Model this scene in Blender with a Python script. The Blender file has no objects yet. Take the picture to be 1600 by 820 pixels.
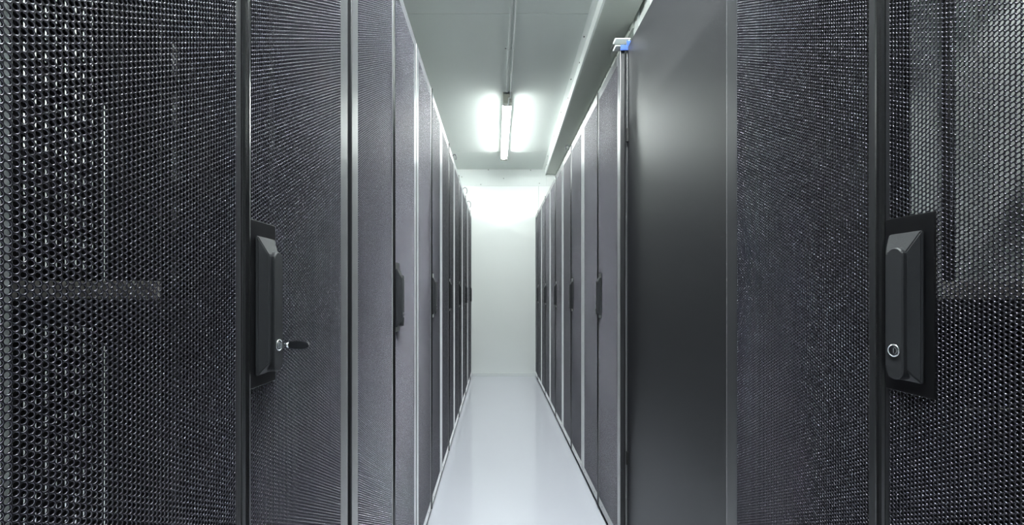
import bpy, bmesh, math, random
import numpy as np
from mathutils import Vector, Matrix
random.seed(4)
R = math.radians
scene = bpy.context.scene
C = scene.collection

# ------------------------------------------------------------------ camera
F_PX, EYE = 680.0, 1.10
VPX, VPY = 775.0, 457.0
cam_d = bpy.data.cameras.new('camera')
cam_d.sensor_fit = 'HORIZONTAL'
cam_d.sensor_width = 36.0
cam_d.lens = F_PX / 1600 * 36
cam_d.shift_x = (800 - VPX) / 1600
cam_d.shift_y = (VPY - 410) / 1600
cam_d.clip_start = 0.02
cam = bpy.data.objects.new('camera', cam_d)
C.objects.link(cam)
cam.location = (0, 0, EYE)
cam.rotation_euler = (R(90), 0, 0)
scene.camera = cam

# ------------------------------------------------------------------ world, exposure
world = bpy.data.worlds.new('world')
scene.world = world
world.use_nodes = True
world.node_tree.nodes['Background'].inputs[0].default_value = (0.75, 0.8, 0.85, 1)
world.node_tree.nodes['Background'].inputs[1].default_value = 0.05
vs = scene.view_settings
vs.view_transform = 'Standard'
vs.look = 'None'
vs.gamma = 1
vs.use_curve_mapping = False
vs.exposure = 3.12
TUBE_POWER = 11.5
NEAR_TUBE_POWER = 28.0
cy = scene.cycles
cy.max_bounces = 10
cy.diffuse_bounces = 5
cy.glossy_bounces = 5
cy.transparent_max_bounces = 8
cy.sample_clamp_indirect = 3
cy.caustics_reflective = False
cy.caustics_refractive = False
cy.blur_glossy = 0.5
cy.use_denoising = True

# ------------------------------------------------------------------ materials
def mat(name, col, rough=0.5, metal=0.0, spec=0.5, coat=0.0, coat_rough=0.1, ior=1.5,
        noise=0.0, nscale=20.0, sheen=0.0, sheen_rough=0.4, stint=None, bump=0.0, bscale=300.0, rough_var=0.0, emit=None, estr=0.0):
    m = bpy.data.materials.new(name)
    m.use_nodes = True
    nt = m.node_tree
    b = nt.nodes['Principled BSDF']
    b.inputs['Base Color'].default_value = (*col, 1)
    b.inputs['Roughness'].default_value = rough
    b.inputs['Metallic'].default_value = metal
    b.inputs['Specular IOR Level'].default_value = spec
    b.inputs['Coat Weight'].default_value = coat
    b.inputs['Coat Roughness'].default_value = coat_rough
    b.inputs['IOR'].default_value = ior
    if stint:
        b.inputs['Specular Tint'].default_value = (*stint, 1)
    b.inputs['Sheen Weight'].default_value = sheen
    b.inputs['Sheen Roughness'].default_value = sheen_rough
    b.inputs['Sheen Tint'].default_value = (0.85, 0.86, 0.9, 1)
    tc = nt.nodes.new('ShaderNodeTexCoord')
    if noise > 0 or rough_var > 0:
        n = nt.nodes.new('ShaderNodeTexNoise')
        n.inputs['Scale'].default_value = nscale
        n.inputs['Detail'].default_value = 5
        nt.links.new(tc.outputs['Object'], n.inputs['Vector'])
        if noise > 0:
            mr = nt.nodes.new('ShaderNodeMix')
            mr.data_type = 'RGBA'
            mr.inputs['A'].default_value = (*[c * (1 - noise) for c in col], 1)
            mr.inputs['B'].default_value = (*[min(1, c * (1 + noise)) for c in col], 1)
            nt.links.new(n.outputs['Fac'], mr.inputs['Factor'])
            nt.links.new(mr.outputs['Result'], b.inputs['Base Color'])
        if rough_var > 0:
            mp = nt.nodes.new('ShaderNodeMapRange')
            mp.inputs['To Min'].default_value = rough - rough_var
            mp.inputs['To Max'].default_value = rough + rough_var
            nt.links.new(n.outputs['Fac'], mp.inputs['Value'])
            nt.links.new(mp.outputs['Result'], b.inputs['Roughness'])
    if bump > 0:
        n2 = nt.nodes.new('ShaderNodeTexNoise')
        n2.inputs['Scale'].default_value = bscale
        nt.links.new(tc.outputs['Object'], n2.inputs['Vector'])
        bp = nt.nodes.new('ShaderNodeBump')
        bp.inputs['Strength'].default_value = bump
        bp.inputs['Distance'].default_value = 0.001
        nt.links.new(n2.outputs['Fac'], bp.inputs['Height'])
        nt.links.new(bp.outputs['Normal'], b.inputs['Normal'])
    if emit:
        b.inputs['Emission Color'].default_value = (*emit, 1)
        b.inputs['Emission Strength'].default_value = estr
    return m

M = dict(
    mesh=mat('black_perforated_steel', (0.006, 0.0058, 0.0085), 0.48, spec=0.2, rough_var=0.02, stint=(0.95, 0.94, 1.0), nscale=6),
    mesh_edge=mat('glint_edge_of_perforation', (0.030, 0.0285, 0.038), 0.22, spec=1.0, ior=1.7, stint=(0.9, 0.87, 1.0)),  # lighter, glossier than the sheet: lamp glints on hole rims helped by colour
    frame=mat('dark_grey_powder_coat', (0.018, 0.0185, 0.021), 0.33, spec=1.0, sheen=0.8, sheen_rough=0.24, rough_var=0.03, nscale=9, bump=0.15, bscale=900),
    solid=mat('satin_black_door_paint', (0.016, 0.016, 0.019), 0.44, spec=0.85, rough_var=0.02, nscale=3, bump=0.08, bscale=1200),
    inner=mat('black_cabinet_interior', (0.008, 0.008, 0.009), 0.5),
    zinc=mat('zinc_plated_steel', (0.62, 0.63, 0.66), 0.33, metal=0.85, noise=0.08, nscale=40),
    pale=mat('pale_grey_cabinet_steel', (0.38, 0.39, 0.41), 0.45, metal=0.2, noise=0.05),
    dull=mat('dull_grey_strut_paint', (0.5, 0.48, 0.45), 0.5, metal=0.0, noise=0.1, nscale=60),
    handle=mat('dark_handle_plastic', (0.030, 0.031, 0.034), 0.42, spec=0.3, bump=0.3, bscale=1500),
    plate=mat('black_lock_plate_paint', (0.006, 0.006, 0.007), 0.28, spec=1.0, sheen=1.0, sheen_rough=0.15, bump=0.1, bscale=900),
    seam=mat('black_gloss_seam_strip', (0.010, 0.010, 0.011), 0.22, spec=1.0),
    chrome=mat('chrome_lock_metal', (0.75, 0.76, 0.78), 0.18, metal=1.0),
    keyhead=mat('dark_key_plastic', (0.03, 0.032, 0.036), 0.25),
    wall=mat('white_coated_wall_panel', (0.93, 0.96, 0.945), 0.36, spec=0.35, noise=0.012, nscale=2, bump=0.03, bscale=60),
    frontwall=mat('dark_grey_wall_panel', (0.12, 0.125, 0.13), 0.5, noise=0.02, nscale=2),
    ceil=mat('pale_grey_green_ceiling', (0.70, 0.74, 0.72), 0.32, spec=0.4, noise=0.03, nscale=1.5, bump=0.04, bscale=50),
    beam=mat('grey_painted_beam', (0.55, 0.58, 0.55), 0.4, noise=0.03, nscale=4),
    white=mat('white_trim_paint', (0.82, 0.85, 0.84), 0.4),
    floor=mat('glossy_white_epoxy_floor', (0.74, 0.75, 0.84), 0.5, spec=0.4, coat=1.0, coat_rough=0.04, noise=0.02, nscale=3),
    joint=mat('grey_sealant_joint', (0.42, 0.44, 0.43), 0.6),
    screw=mat('dark_screw_head', (0.08, 0.08, 0.08), 0.4, metal=0.5),
    gapm=mat('black_levelling_foot', (0.012, 0.012, 0.012), 0.6),
    conduit=mat('grey_conduit_plastic', (0.62, 0.65, 0.64), 0.4),
    cable=mat('white_cable_sheath', (0.8, 0.82, 0.82), 0.35),
    loop=mat('grey_cable_loop', (0.22, 0.23, 0.24), 0.4),
    cap=mat('grey_lamp_end_plastic', (0.42, 0.41, 0.36), 0.4),
    tube=mat('glowing_lamp_diffuser', (0.9, 0.9, 0.88), 0.4, emit=(0.93, 1.0, 0.97), estr=TUBE_POWER),
    tube_near=mat('glowing_near_lamp_diffuser', (0.9, 0.9, 0.88), 0.4, emit=(0.93, 1.0, 0.99), estr=NEAR_TUBE_POWER),
    blue=mat('blue_adhesive_tape', (0.035, 0.10, 0.45), 0.4),
)

# ------------------------------------------------------------------ helpers
def link(name, me, m, parent=None):
    o = bpy.data.objects.new(name, me)
    C.objects.link(o)
    if m is not None and len(me.materials) == 0:
        me.materials.append(m)
    if parent is not None:
        o.parent = parent
    return o

def obj(name, bm, m, parent=None, smooth=False):
    bmesh.ops.recalc_face_normals(bm, faces=bm.faces)
    me = bpy.data.meshes.new(name)
    if smooth:
        for f in bm.faces:
            f.smooth = True
    bm.to_mesh(me)
    bm.free()
    return link(name, me, m, parent)

def box(bm, x0, x1, y0, y1, z0, z1, bev=0.0):
    g = bmesh.new()
    vs_ = [g.verts.new((x, y, z)) for x in (x0, x1) for y in (y0, y1) for z in (z0, z1)]
    for f in ((0, 1, 3, 2), (4, 6, 7, 5), (0, 4, 5, 1), (2, 3, 7, 6), (0, 2, 6, 4), (1, 5, 7, 3)):
        g.faces.new([vs_[i] for i in f])
    if bev > 0:
        bmesh.ops.recalc_face_normals(g, faces=g.faces)
        bmesh.ops.bevel(g, geom=list(g.edges), offset=bev, segments=2, affect='EDGES', profile=0.6)
    merge(bm, g)
    return bm

def merge(bm, g):
    mp = {}
    for v in g.verts:
        mp[v] = bm.verts.new(v.co)
    for f in g.faces:
        nf = bm.faces.new([mp[v] for v in f.verts])
        nf.smooth = f.smooth
    g.free()

def prism(bm, pts, axis_from, axis_to, plane='xz'):
    """extrude a closed outline between two values of the third axis"""
    def P(a, b, c):
        return {'xz': (a, c, b), 'xy': (a, b, c), 'yz': (c, a, b)}[plane]
    A = [bm.verts.new(P(p[0], p[1], axis_from)) for p in pts]
    B = [bm.verts.new(P(p[0], p[1], axis_to)) for p in pts]
    n = len(pts)
    bm.faces.new(A)
    bm.faces.new(B[::-1])
    for i in range(n):
        bm.faces.new([A[i], A[(i + 1) % n], B[(i + 1) % n], B[i]])
    return bm

def cyl(bm, p0, p1, r0, r1=None, n=16, caps=True):
    r1 = r0 if r1 is None else r1
    p0, p1 = Vector(p0), Vector(p1)
    d = (p1 - p0).normalized()
    a = d.orthogonal().normalized()
    b = d.cross(a)
    A, B = [], []
    for i in range(n):
        t = 2 * math.pi * i / n
        v = a * math.cos(t) + b * math.sin(t)
        A.append(bm.verts.new(p0 + v * r0))
        B.append(bm.verts.new(p1 + v * r1))
    for i in range(n):
        bm.faces.new([A[i], A[(i + 1) % n], B[(i + 1) % n], B[i]]).smooth = True
    if caps:
        bm.faces.new(A[::-1])
        bm.faces.new(B)
    return bm

def tube_path(bm, pts, r, n=10):
    pts = [Vector(p) for p in pts]
    rings = []
    up = None
    for i, p in enumerate(pts):
        d = (pts[min(i + 1, len(pts) - 1)] - pts[max(i - 1, 0)]).normalized()
        if up is None:
            up = d.orthogonal().normalized()
        a = (up - d * up.dot(d)).normalized()
        up = a
        b = d.cross(a)
        rings.append([bm.verts.new(p + (a * math.cos(2 * math.pi * k / n) + b * math.sin(2 * math.pi * k / n)) * r) for k in range(n)])
    for i in range(len(rings) - 1):
        for k in range(n):
            bm.faces.new([rings[i][k], rings[i][(k + 1) % n], rings[i + 1][(k + 1) % n], rings[i + 1][k]]).smooth = True
    bm.faces.new(rings[0][::-1])
    bm.faces.new(rings[-1])
    return bm

def tag(o, label=None, cat=None, group=None, kind=None):
    if label: o['label'] = label
    if cat: o['category'] = cat
    if group: o['group'] = group
    if kind: o['kind'] = kind
    return o

def empty(name, loc, rz=0.0):
    o = bpy.data.objects.new(name, None)
    o.empty_display_size = 0.1
    C.objects.link(o)
    o.location = loc
    o.rotation_euler = (0, 0, rz)
    return o

def struct(name, bm, m, smooth=False):
    return tag(obj(name, bm, m, None, smooth), kind='structure')

# ------------------------------------------------------------------ the room
WX0, WX1, WY0, WY1, CZ = -2.25, 2.45, -2.4, 5.73, 2.72
struct('floor', box(bmesh.new(), WX0 - .1, WX1 + .1, WY0 - .1, WY1 + .1, -0.1, 0), M['floor'])
bm = bmesh.new()
seams = [WY0 - .1, 0.0, 2.53, 5.02, WY1 + .1]
for a, b in zip(seams[:-1], seams[1:]):
    box(bm, WX0 - .1, WX1 + .1, a + .0012, b - .0012, CZ, CZ + .05, .0006)
box(bm, WX0 - .1, WX1 + .1, WY0 - .1, WY1 + .1, CZ + .006, CZ + .1)
struct('ceiling', bm, M['ceil'])
struct('wall_back', box(bmesh.new(), WX0 - .1, WX1 + .1, WY1, WY1 + .1, 0, CZ), M['wall'])
struct('wall_left', box(bmesh.new(), WX0 - .1, WX0, WY0, WY1, 0, CZ), M['wall'])
struct('wall_right', box(bmesh.new(), WX1, WX1 + .1, WY0, WY1, 0, CZ), M['wall'])
struct('wall_front', box(bmesh.new(), WX0 - .1, WX1 + .1, WY0 - .1, WY0, 0, CZ), M['frontwall'])
# upper cover strip on the back wall, its joints and skirting
t1 = bmesh.new()
box(t1, WX0, .655, WY1 - .008, WY1, 2.50, CZ, .0015)
box(t1, .658, WX1, WY1 - .008, WY1, 2.50, CZ, .0015)
trim1 = struct('trim_1', t1, M['white'])
struct('trim_2', box(bmesh.new(), .560, .563, WY1 - .0012, WY1, .04, 2.50), M['joint'])
struct('baseboard_back', box(bmesh.new(), WX0, WX1, WY1 - .012, WY1, 0, .045, .003), M['white'])
bm = bmesh.new()
for px, pz in ((.10, 2.60), (-.45, 2.62), (.57, 2.535), (-.10, 2.712), (.455, 2.708), (-.2, 2.52)):
    cyl(bm, (px, WY1 - .0105, pz), (px, WY1 - .008, pz), .0055, .0045, 10)
so = obj('screw_heads', bm, M['screw'], trim1)
so.name = 'screws'
# boxed beam under the ceiling along the right row (its aisle face runs in slightly towards the camera)
def bx_left(y):
    return .566 + (y - 2.29) * (.645 - .566) / (WY1 - 2.29)
Y0, Y1 = WY0, WY1 - .01
bm = bmesh.new()
BZ = 2.655
prism(bm, [(bx_left(Y0) + .012, Y0), (.785, Y0), (.785, Y1), (bx_left(Y1) + .012, Y1)], BZ + .002, CZ, 'xy')
struct('trim_3', bm, M['beam'])
bm = bmesh.new()
prism(bm, [(bx_left(Y0), Y0), (bx_left(Y0) + .0118, Y0), (bx_left(Y1) + .0118, Y1), (bx_left(Y1), Y1)], BZ - .012, CZ, 'xy')
prism(bm, [(bx_left(Y0) - .035, Y0), (bx_left(Y0), Y0), (bx_left(Y1), Y1), (bx_left(Y1) - .035, Y1)], CZ - .003, CZ, 'xy')
tr = struct('trim_4', bm, M['white'])
bm = bmesh.new()
for y in (2.75, 3.3, 3.9, 4.5, 5.15):
    x = bx_left(y) - .02
    cyl(bm, (x, y, CZ - .003), (x, y, CZ - .006), .0055, .0045, 10)
    x = bx_left(y)
    cyl(bm, (x, y + .25, 2.685), (x - .003, y + .25, 2.685), .0055, .0045, 10)
obj('screws', bm, M['screw'], tr)
bm = bmesh.new()       # perforated angle along the far edge of the beam
box(bm, .786, .800, 2.51, Y1, BZ - .03, BZ + .03, .001)
tr = struct('trim_5', bm, M['beam'])
bm = bmesh.new()
for i in range(22):
    y = 2.56 + i * .14
    cyl(bm, (.7862, y, BZ - .012), (.7845, y, BZ - .012), .006, .006, 10)
obj('slots', bm, M['screw'], tr)
# white bulkhead standing on the first cabinets of the right row
bm = bmesh.new()
box(bm, .805, .825, .20, 2.50, 2.121, CZ - .001, .001)
for i in range(13):
    y = .28 + i * .18
    box(bm, .7995, .805, y, y + .09, 2.125, CZ - .004, .002)
struct('wall_bulkhead', bm, M['wall'])

# ------------------------------------------------------------------ lamps, conduit
LX = .092
def make_lamp(y0, y1, label, LX=LX):
    L = y1 - y0
    t = empty('ceiling_lamp', (LX, y0, CZ))
    tag(t, label, 'ceiling lamp', 'tube lamps on the ceiling')
    h = bmesh.new()
    prism(h, [(-.034, 0), (.034, 0), (.030, -.022), (-.030, -.022)], 0.0, L, 'xz')
    obj('housing', h, M['white'], t)
    # the glowing lens covers the lower part of the round body, a white shell added above keeps its light off the ceiling
    def shell(a0, a1, r, n, nm, m):
        d = bmesh.new()
        ang = [a0 + (a1 - a0) * i / n for i in range(n + 1)]
        A = [[d.verts.new((r * math.sin(a), y, -.058 - r * math.cos(a))) for a in ang] for y in (.066, L - .056)]
        for i in range(n):
            d.faces.new([A[0][i], A[0][i + 1], A[1][i + 1], A[1][i]]).smooth = True
        d.faces.new(A[0]); d.faces.new(A[1][::-1]); d.faces.new([A[0][0], A[1][0], A[1][-1], A[0][-1]])
        obj(nm, d, m, t)
    shell(R(-82), R(82), .036, 24, 'diffuser', M['tube' if y0 > 3 or abs(LX - .092) > 1 else 'tube_near'])
    shell(R(83), R(277), .036, 18, 'shell', M['white'])
    for a, b in ((0, .069), (L - .059, L)):
        c = bmesh.new()
        box(c, -.037, .037, a, b, -.095, -.001, .008)
        obj('end_cap', c, M['cap'], t)
    return t
make_lamp(3.50, 5.04, 'glowing white tube lamp on the ceiling over the far end of the aisle')
make_lamp(-.05, 1.45, 'glowing white tube lamp on the ceiling straight above the viewer')
make_lamp(.2, 1.7, 'added out-of-view tube lamp on the ceiling of the passage behind the left racks', -1.80)  # added lamp, never in view, brightens the slots behind the left racks
make_lamp(3.4, 4.9, 'added out-of-view tube lamp at the far end of the passage behind the left racks', -1.80)  # added out of view, spreads fill light over the ceiling
make_lamp(-.3, 1.2, 'added out-of-view tube lamp on the ceiling of the passage behind the right racks', 2.02)  # added out of view to light the liner inside the nearest right rack
make_lamp(3.4, 4.9, 'added out-of-view tube lamp at the far end of the passage behind the right racks', 2.02)  # added out of view, more ceiling fill from the right side
cd = bmesh.new()
box(cd, LX - .012, LX + .006, 1.46, 3.53, CZ - .014, CZ - .0005, .004)
co = obj('conduit', cd, M['conduit'])
tag(co, 'grey plastic conduit and thin white cable on the ceiling leading to the tube lamp', 'conduit')
for y in (2.88,):
    c = bmesh.new()
    box(c, LX - .034, LX + .028, y - .008, y + .008, CZ - .004, CZ - .0003, .001)
    box(c, LX - .016, LX + .010, y - .008, y + .008, CZ - .018, CZ - .003, .003)
    s = obj('saddle_clip', c, M['conduit'], co)
    for sx in (LX - .028, LX + .022):
        c = bmesh.new()
        cyl(c, (sx, y, CZ - .004), (sx, y, CZ - .007), .005, .004, 10)
        obj('screw', c, M['screw'], s)
c = bmesh.new()
pts = [(LX + .0205 + .004 * math.sin(y * 2.1), y, CZ - .008 - (.0 if y < 3.2 else (y - 3.2) * .25)) for y in np.linspace(1.46, 3.46, 20)]
pts += [(LX + .012, 3.485, CZ - .06), (LX + .008, 3.492, CZ - .102), (LX + .004, 3.515, CZ - .1035), (LX + .0, 3.55, CZ - .104)]
obj('cable', tube_path(c, pts, .0055), M['cable'], co)

# ------------------------------------------------------------------ perforated sheets
PITCH = .0055
SH_W_COLS = 69
CS = PITCH * math.sqrt(3) / 2
SH_Z0 = .078
SH_ROWS = 362
SHEET_W = (SH_W_COLS - 1) * CS
def perforated(name, seg, hole_r=.00215, bev=.00032, thick=.0013):
    """a steel sheet with staggered round holes; front face at y=0; x from 0 to SHEET_W at the outer columns' centres"""
    ii, jj = np.meshgrid(np.arange(SH_W_COLS), np.arange(SH_ROWS), indexing='ij')
    cx = (ii * CS).ravel()
    cz = (SH_Z0 + jj * PITCH + (ii % 2) * PITCH / 2).ravel()
    nH = len(cx)
    ang = np.arange(seg) * 2 * np.pi / seg
    Rh = PITCH / math.sqrt(3)
    if seg == 6:
        rad = np.full(6, Rh)
    else:
        rad = np.where(np.arange(seg) % 2 == 0, Rh, PITCH / 2)
    ox, oz = rad * np.cos(ang), rad * np.sin(ang)
    ux, uz = np.cos(ang), np.sin(ang)
    kr = hole_r * (1.04 if seg == 6 else 1.0)
    outer = np.stack([cx[:, None] + ox, np.zeros((nH, seg)), cz[:, None] + oz], -1).reshape(-1, 3)
    key = np.round(outer[:, [0, 2]] * 2e5).astype(np.int64)
    # snap to shared corners
    comb = (key[:, 0] + 5) // 10 * 10000003 + (key[:, 1] + 5) // 10
    uq, first, inv = np.unique(comb, return_index=True, return_inverse=True)
    ov = outer[first]
    oi = inv.reshape(nH, seg)
    rings = []
    for (r, y) in ((kr + bev, 0.0), (kr + bev * .35, bev * .3), (kr, bev), (kr, thick)):
        rings.append(np.stack([cx[:, None] + r * ux, np.full((nH, seg), y), cz[:, None] + r * uz], -1).reshape(-1, 3))
    verts = np.concatenate([ov] + rings)
    base = len(ov)
    idx = [oi] + [base + k * nH * seg + np.arange(nH * seg).reshape(nH, seg) for k in range(4)]
    quads = []
    for k in range(4):
        a, b = idx[k], idx[k + 1]
        quads.append(np.stack([a, np.roll(a, -1, 1), np.roll(b, -1, 1), b], -1).reshape(-1, 4))
    q = np.concatenate(quads).astype(np.int32)
    me = bpy.data.meshes.new(name)
    me.vertices.add(len(verts))
    me.vertices.foreach_set('co', verts.astype(np.float32).ravel())
    me.loops.add(q.size)
    me.loops.foreach_set('vertex_index', q.ravel())
    me.polygons.add(len(q))
    me.polygons.foreach_set('loop_start', np.arange(0, q.size, 4, dtype=np.int32))
    me.polygons.foreach_set('use_smooth', np.arange(len(q)) >= nH * seg)
    me.update(calc_edges=True)
    me.materials.append(M['mesh'])
    me.materials.append(M['mesh_edge'])
    me.polygons.foreach_set('material_index', (np.arange(len(q)) >= nH * seg).astype(np.int32))
    return me
SHEET_NEAR = perforated('perforated_sheet', 12)
SHEET_FAR = perforated('perforated_sheet', 6)

# ------------------------------------------------------------------ server racks
RW, RH, RD = .78, 2.12, .98
DZ0, DZ1 = .032, 2.108
HALF = RW / 2
STILE = .045

def make_door(rack, side, sheet):
    """side -1: plain leaf, +1: leaf with the lock.  x of sheet columns centred in the leaf"""
    f = bmesh.new()
    e = .00245
    if side < 0:
        xa, xb = -HALF, -.0050
        s0 = xa + STILE + e
    else:
        xa, xb = .0012, HALF
        s0 = xb - STILE - e - SHEET_W
    s1 = s0 + SHEET_W
    zt, zb = SH_Z0 + SH_ROWS * PITCH - .0022, SH_Z0 - .0003
    yb, yf = .020, .00025
    box(f, xa, s0 - e, yf, yb, DZ0, DZ1, .0022 if side < 0 else .0012)
    box(f, s1 + e, xb, yf, yb, DZ0, DZ1, .0022 if side > 0 else .0012)
    box(f, s0 - e, s1 + e, yf, yb, DZ0, zb, .0012)
    box(f, s0 - e, s1 + e, yf, yb, zt, DZ1, .0012)
    d = obj('door', f, M['frame'], rack)
    sh = link('perforated_sheet', sheet, None, d)
    sh.location = (s0, 0, 0)
    if side < 0:
        return d
    # rounded strip that covers the seam
    p = bmesh.new()
    prof = [(-.0035, .004)] + [(.0035 + .0075 * math.cos(a), .0015 - .0075 * math.sin(a)) for a in np.linspace(math.pi, 0, 9)] + [(.011, .004)]
    prism(p, prof, DZ0, DZ1, 'xy')
    obj('seam_strip', p, M['seam'], d)
    px0 = .0125
    lp = bmesh.new()
    box(lp, px0, px0 + .064, -.0022, .0012, .974, 1.196, .0008)
    obj('lock_plate', lp, M['plate'], d)
    hx = px0 + .031
    h = bmesh.new()
    def ring(w, z0, z1, y):
        return [h.verts.new(v) for v in ((hx - w, y, z0), (hx + w, y, z0), (hx + w, y, z1), (hx - w, y, z1))]
    rs = [ring(.022, .990, 1.175, -.002), ring(.022, .990, 1.175, -.006), ring(.0140, 1.006, 1.150, -.0175)]
    for a, b in zip(rs[:-1], rs[1:]):
        for i in range(4):
            h.faces.new([a[i], a[(i + 1) % 4], b[(i + 1) % 4], b[i]])
    h.faces.new(rs[-1]); h.faces.new(rs[0][::-1])
    bmesh.ops.recalc_face_normals(h, faces=h.faces)
    bmesh.ops.bevel(h, geom=list(h.edges), offset=.0012, segments=2, affect='EDGES')
    obj('handle_housing', h, M['handle'], d)
    # lever: stadium outline, slightly domed
    lv = bmesh.new()
    lx = hx + .003
    def stad(w, z0, z1, n=10):
        pts = [(lx + w * math.cos(a), z1 - w + w * math.sin(a)) for a in np.linspace(0, math.pi, n)]
        pts += [(lx + w * math.cos(a), z0 + w + w * math.sin(a)) for a in np.linspace(math.pi, 2 * math.pi, n)]
        return pts
    layers = [(.0112, .992, 1.156, -.006), (.0112, .992, 1.156, -.0205), (.0100, .9935, 1.1545, -.0220)]
    rr = [[lv.verts.new((x, y, z)) for x, z in stad(w, a, b)] for (w, a, b, y) in layers]
    n = len(rr[0])
    for a, b in zip(rr[:-1], rr[1:]):
        for i in range(n):
            lv.faces.new([a[i], a[(i + 1) % n], b[(i + 1) % n], b[i]])
    lv.faces.new(rr[-1]); lv.faces.new(rr[0][::-1])
    obj('handle_lever', lv, M['handle'], d)
    lc = bmesh.new()
    zc = 1.028
    cyl(lc, (lx, -.0217, zc), (lx, -.0230, zc), .0082, .0078, 28)
    nn = 28
    rgs = []
    for r_, y_ in ((.0078, -.0230), (.0068, -.0237), (.0062, -.0231), (.0062, -.0221)):
        rgs.append([lc.verts.new((lx + r_ * math.cos(2 * math.pi * i / nn), y_, zc + r_ * math.sin(2 * math.pi * i / nn))) for i in range(nn)])
    for a, b in zip(rgs[:-1], rgs[1:]):
        for i in range(nn):
            lc.faces.new([a[i], a[(i + 1) % nn], b[(i + 1) % nn], b[i]])
    cyl(lc, (lx, -.0218, zc), (lx, -.0233, zc), .0052, .0048, 20)
    box(lc, lx - .0008, lx + .0008, -.0238, -.0232, zc - .003, zc + .003)
    obj('lock_cylinder', lc, M['chrome'], d)
    return d

def make_rack(sheet):
    t = empty('server_rack', (0, 0, 0))
    yf = .0285
    s = bmesh.new()
    for sx in (-1, 1):
        s = bmesh.new()
        x = sx * HALF
        box(s, min(x, x - sx * .002), max(x, x - sx * .002), yf + .03, RD - .012, .034, RH - .002)
        obj('side_panel', s, M['inner'], t)
        for (a, b) in ((yf, yf + .03), (RD - .042, RD - .012)):
            s = bmesh.new()
            box(s, min(x, x - sx * .028), max(x, x - sx * .028), a, b, .03, RH - .002, .0015)
            obj('corner_post', s, M['frame'], t)
        for d in (.055, .62):
            s = bmesh.new()
            xr = sx * .232
            box(s, xr - .009 - .009 * sx * 0, xr + .009, yf + d, yf + d + .002, .10, RH - .06)
            box(s, xr + (.007 if sx > 0 else -.009), xr + (.009 if sx > 0 else -.007), yf + d, yf + d + .03, .10, RH - .06)
            obj('mounting_rail', s, M['inner'], t)
    s = bmesh.new(); box(s, -HALF + .001, HALF - .001, yf + .001, RD - .013, RH - .022, RH, .0015)
    obj('roof_panel', s, M['frame'], t)
    s = bmesh.new(); box(s, -HALF + .001, HALF - .001, yf + .001, RD - .013, .03, .075, .0015)
    obj('base_frame', s, M['frame'], t)
    s = bmesh.new(); box(s, -HALF + .001, HALF - .001, RD - .011, RD, .034, RH - .002)
    obj('rear_panel', s, M['inner'], t)
    for sx in (-1, 1):
        for y in (.075, RD - .07):
            s = bmesh.new()
            x = sx * (HALF - .05)
            cyl(s, (x, y, 0), (x, y, .010), .024, .020, 16)
            cyl(s, (x, y, .010), (x, y, .031), .009, .009, 12)
            obj('levelling_foot', s, M['gapm'], t)
    doors = (make_door(t, -1, sheet), make_door(t, 1, sheet))
    # small screws along the bottom edge of the leaves
    for dd, xs in ((doors[0], (-.33, -.08)), (doors[1], (.08, .33))):
        for x in xs:
            s = bmesh.new()
            cyl(s, (x, .0006, .055), (x, -.0012, .055), .0035, .003, 10)
            obj('screw', s, M['screw'], dd)
    return t

def copy_rack(src, loc, rz):
    r = src.copy(); C.objects.link(r); r.location = loc; r.rotation_euler = (0, 0, rz)
    for ch in list(src.children):
        c = ch.copy(); C.objects.link(c); c.parent = r
        for g in list(ch.children):
            h = g.copy(); C.objects.link(h); h.parent = c
    return r

XL, XR = -.3204, .517
LEFT0, RIGHT0 = .552, .588
ORD = ['first', 'second', 'third', 'fourth', 'fifth', 'sixth', 'last']
GRP = 'perforated black server racks lining the aisle'
near = make_rack(SHEET_NEAR)
near_right = copy_rack(near, (XR, RIGHT0, 0), -math.pi / 2)
near.location = (XL, LEFT0, 0); near.rotation_euler = (0, 0, math.pi / 2)
tag(near, 'black perforated server rack nearest on the left, key hanging in its lock', 'server rack', GRP)
tag(near_right, 'black perforated server rack nearest on the right, before the solid black door', 'server rack', GRP)
far = make_rack(SHEET_FAR)
lab_l = {2: 'black perforated server rack in the left row, directly behind the one with the key',
         3: 'black perforated server rack, third from the front in the left row',
         4: 'black perforated server rack, fourth from the front in the left row',
         5: 'black perforated server rack, fifth from the front in the left row',
         6: 'black perforated server rack, last but one in the left row before the white wall',
         7: 'black perforated server rack at the far end of the left row against the white wall'}
lab_r = {1: 'black perforated server rack in the right row directly behind the solid black door',
         2: 'black perforated server rack in the right row, second behind the solid black door',
         3: 'black perforated server rack in the right row, third behind the solid black door',
         4: 'black perforated server rack, last but one in the right row before the white wall',
         5: 'black perforated server rack at the far end of the right row against the white wall'}
PL, PR = .7915, .7835
for k in (3, 4, 5, 6, 7, 2):
    loc = (XL, .968 + HALF + (k - 2) * PL, 0)
    if k == 2:
        o = far; o.location = loc; o.rotation_euler = (0, 0, math.pi / 2)
    else:
        o = copy_rack(far, loc, math.pi / 2)
    tag(o, lab_l[k], 'server rack', GRP)
    if k == 2:
        second = o
for k in range(1, 6):
    o = copy_rack(far, (XR, 1.812 + HALF + (k - 1) * PR, 0), -math.pi / 2)
    tag(o, lab_r[k], 'server rack', GRP)

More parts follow.
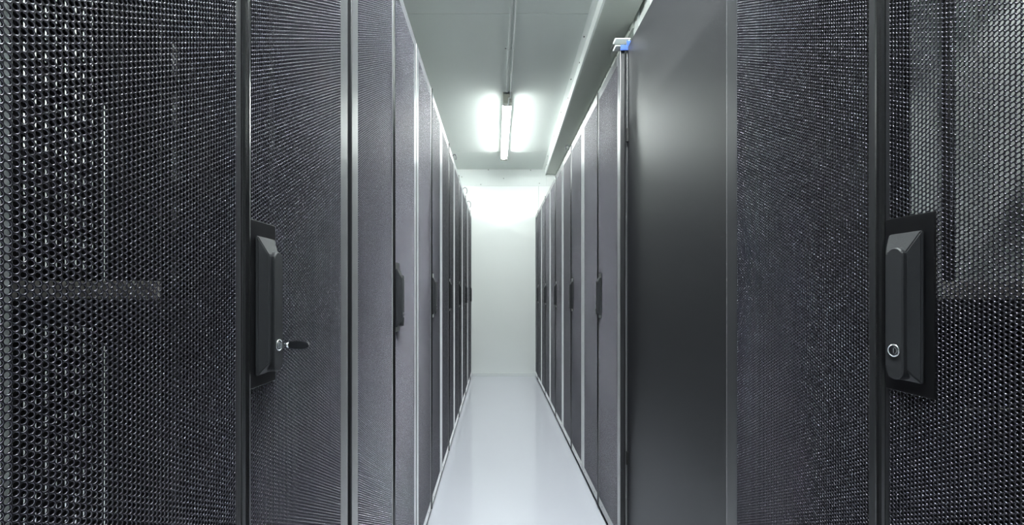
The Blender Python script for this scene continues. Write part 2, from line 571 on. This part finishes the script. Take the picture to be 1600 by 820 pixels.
# --- what shows through the mesh of the two nearest racks (children of those racks)
def inner_fittings(rack, mirror):
    """mirror=1: fittings on the local +x side (left-row rack); -1: local -x side (right-row rack).
    Both are the side away from the camera."""
    X = .356 * mirror
    def bx(bm_, x0, x1, *r, **k):
        a, b = sorted((x0 * mirror, x1 * mirror))
        return box(bm_, a, b, *r, **k)
    # depth strut at eye level with holes
    s = bmesh.new()
    zs = ((1.087, 1.124),)
    bx(s, .350, .362, .385 if mirror > 0 else .455, .70 if mirror > 0 else .90, 1.086, 1.124, bev=.002)
    obj('depth_strut', s, M['dull'], rack)
    s = bmesh.new()
    bx(s, .352, .362, .30, .75, 1.03, 1.085, bev=.001)
    obj('strut_plate', s, M['frame'], rack)
    if mirror > 0:
        s = bmesh.new()
        box(s, -.262, -.225, .043, .045, .08, 2.06)
        box(s, -.2275, -.225, .045, .07, .08, 2.06)
        obj('front_rail', s, M['white'], rack)
    else:
        s = bmesh.new()
        bx(s, .366, .372, .395, .93, 1.05, 2.06, bev=.001)
        obj('liner_panel', s, M['white'], rack)
        s = bmesh.new()
        bx(s, .358, .366, .462, .482, .10, 2.05)
        obj('inner_post', s, M['inner'], rack)
        s = bmesh.new()
        cyl(s, (.358 * mirror, .476, 1.2), (.358 * mirror, .476, 2.05), .0035, .0035, 14)
        obj('polished_rod', s, M['chrome'], rack)
        s = bmesh.new()
        for a, b in ((.12, .86), (.9, 1.06), (1.15, 2.0)):
            bx(s, .360, .363, .470, .478, a, b)
        obj('zinc_edge', s, M['zinc'], rack)
        for z in (.845, 1.028):
            s = bmesh.new()
            bx(s, .362, .366, .47, .90, z, z + .002)
            obj('ledge', s, M['dull'], rack)
        s = bmesh.new()
        bx(s, .350, .366, .540, .552, .94, .985, bev=.002)
        k = obj('latch_block', s, M['frame'], rack)
        s = bmesh.new()
        a = (.3495 * mirror, .546, .953)
        cyl(s, a, (.345 * mirror, .546, .953), .003, .002, 12)
        obj('screw', s, M['chrome'], k)
def drop(rack, test):
    for ch in list(rack.children):
        if test(ch):
            bpy.data.objects.remove(ch)
def x_mean(o):
    return sum(v.co.x for v in o.data.vertices) / len(o.data.vertices)
# the first two cabinets of the left row stand open to one another
drop(near, lambda c: c.name.startswith('side_panel') and x_mean(c) > 0)
drop(second, lambda c: c.name.startswith('side_panel') and x_mean(c) < 0)
drop(second, lambda c: c.name.startswith('rear_panel'))
s = bmesh.new()
ya, yb = RD - .0025, RD - .001
# local x of the cut-outs, front to back along the row
X0 = lambda wy: wy - (.968 + HALF)
cuts = [X0(1.195 + i * .0288) for i in range(8)]
box(s, -HALF + .001, cuts[0], ya, yb, .034, RH - .002)
z = .060
slots = []
while z < 2.06:
    if not (.98 < z < 1.13):
        slots.append(z)
    z += .0655
xr0, xr1 = cuts[0], cuts[-1] + .03
zz = [.034] + [v for q in slots for v in (q, q + .027)] + [RH - .002]
for i in range(0, len(zz), 2):
    box(s, xr0, xr1, ya, yb, zz[i], zz[i + 1])
for q in slots:
    for i, c in enumerate(cuts):
        w = .008 if i in (2, 5) else .0055
        box(s, c + w, (cuts[i + 1] if i < 7 else xr1), ya, yb, q, q + .027)
gx = X0(1.443)
box(s, xr1, gx - .0022, ya, yb, .034, RH - .002)
for a, b in ((.034, .30), (.93, 1.10), (1.72, RH - .002)):
    box(s, gx - .0022, gx + .0022, ya, yb, a, b)
ex = X0(1.684)
box(s, gx + .0022, ex - .005, ya, yb, .034, RH - .002)
z = .05
segs = []
while z < 2.0:
    if not (.95 < z < 1.11):
        segs.append((z, z + .135))
    z += .215
zz = [.034] + [v for q in segs for v in q] + [RH - .002]
for i in range(0, len(zz), 2):
    box(s, ex - .005, ex + .005, ya, yb, zz[i], zz[i + 1])
box(s, ex + .005, HALF - .001, ya, yb, .034, RH - .002)
obj('slotted_rear_panel', s, M['inner'], second)
# upper rear of the first cabinet of the right row is left open to let the added passage lamp light its liner
drop(near_right, lambda c: c.name.startswith('rear_panel'))
s = bmesh.new(); box(s, -HALF + .001, HALF - .001, RD - .011, RD, .034, 1.85)
obj('rear_panel', s, M['inner'], near_right)
inner_fittings(near, 1)
for ch in near.children:
    if ch.name.startswith('mounting_rail') and sum(v.co.x for v in ch.data.vertices) < 0 and min(v.co.y for v in ch.data.vertices) < .3:
        ch.data = ch.data.copy()
        ch.data.materials[0] = M['pale']
inner_fittings(near_right, -1)

# ------------------------------------------------------------------ solid cabinet between the right-hand racks
XS = .5457
CY0, CY1 = .983, 1.806
cab = empty('equipment_cabinet', (XS, (CY0 + CY1) / 2, 0), -math.pi / 2)
tag(cab, 'tall cabinet with a plain solid black door, recessed between the right-hand perforated racks', 'cabinet')
hw = (CY1 - CY0) / 2
s = bmesh.new(); box(s, -hw + .003, hw - .002, 0, .018, .034, 2.118, .002); dd = obj('door', s, M['solid'], cab)
for z in (1.75, .417):
    s = bmesh.new(); box(s, -hw + .0035, -hw + .016, -.008, .0005, z - .027, z + .027, .001)
    obj('hinge', s, M['gapm'], dd)
s = bmesh.new(); box(s, -hw, -hw + .002, .019, .93, .034, 2.116); obj('side_panel', s, M['frame'], cab)
s = bmesh.new(); box(s, hw - .002, hw, .019, .93, .034, 2.116); obj('side_panel', s, M['frame'], cab)
s = bmesh.new(); box(s, -hw + .003, hw - .003, .019, .93, 2.10, 2.118); obj('roof_panel', s, M['frame'], cab)
s = bmesh.new(); box(s, -hw + .003, hw - .003, .019, .93, .03, .07); obj('base_frame', s, M['frame'], cab)
s = bmesh.new(); box(s, -hw, hw, .931, .95, .034, 2.118); obj('rear_panel', s, M['inner'], cab)
for sx in (-1, 1):
    for y in (.06, .88):
        s = bmesh.new()
        x = sx * (hw - .05)
        cyl(s, (x, y, 0), (x, y, .010), .024, .020, 16)
        cyl(s, (x, y, .010), (x, y, .031), .009, .009, 12)
        obj('levelling_foot', s, M['gapm'], cab)

# ------------------------------------------------------------------ small things
# key in the lock of the left front rack: the lock sits at local (hx, z 1.028)
hx = .0125 + .031 + .003
ky, kx = LEFT0 + hx, XL + .0240
key = empty('key', (kx, ky, 1.028))
tag(key, 'small key with a dark plastic head sticking out of the left lock', 'key')
s = bmesh.new(); box(s, -.002, .014, -.0009, .0009, -.0035, .0035, .0003)
cyl(s, (.006, 0, 0), (.012, 0, 0), .0036, .0036, 14)
obj('blade', s, M['chrome'], key)
s = bmesh.new()
prism(s, [(.0122, -.0045), (.022, -.0055), (.034, -.0055), (.0385, -.003), (.0395, .0015), (.037, .0045), (.022, .0058), (.0122, .0048)], -.0022, .0022, 'xz')
bmesh.ops.recalc_face_normals(s, faces=s.faces)
bmesh.ops.bevel(s, geom=list(s.edges), offset=.0008, segments=2, affect='EDGES')
obj('head', s, M['keyhead'], key)

# bracket with blue tape on the corner of the first rack behind the solid door
br = empty('bracket', (.527, 1.812, 2.12))
tag(br, 'white steel bracket with blue tape on the rack corner beside the solid black door', 'bracket')
s = bmesh.new()
box(s, -.030, .030, -.010, .030, .030, .0335, .0006)
box(s, -.030, .030, -.010, .030, .0005, .004, .0006)
box(s, .024, .0275, -.008, .028, .004, .030)
obj('channel', s, M['white'], br)
s = bmesh.new()
prism(s, [(-.030, .0335), (-.030, .030), (-.040, .008), (-.043, .010), (-.033, .0345)], -.010, .03, 'xz')
prism(s, [(-.030, .004), (-.030, .0005), (-.040, -.020), (-.043, -.018), (-.033, .005)], -.010, .03, 'xz')
obj('lip', s, M['zinc'], br)
s = bmesh.new()
box(s, -.012, .031, -.0125, -.0102, -.018, .0045, .0008)
box(s, .014, .031, -.0128, -.0100, -.018, .022, .0008)
obj('blue_tape', s, M['blue'], br)

# cable loops standing up on the rack tops
def loop(x, y, r, label, a0=-.9, a1=3.9, tilt=0.2):
    s = bmesh.new()
    pts = []
    for a in np.linspace(a0, a1, 20):
        pts.append((x + r * .62 * math.cos(a), y + tilt * r * math.sin(a), 2.1255 + r + r * math.sin(a)))
    tag(obj('cable_loop', tube_path(s, pts, .0045, 8), M['loop']), label, 'cable', 'cable loops on the rack tops')
loop(-.335, 5.30, .045, 'thin grey cable loop on the last rack of the left row, against the white wall')
loop(-.325, 4.55, .037, 'thin grey cable loop on the left row, second from the white wall')
loop(-.322, 3.38, .024, 'small grey cable loop on the left row, nearest the camera')
loop(.515, 3.14, .020, 'small grey cable loop on top of the right row below the beam')
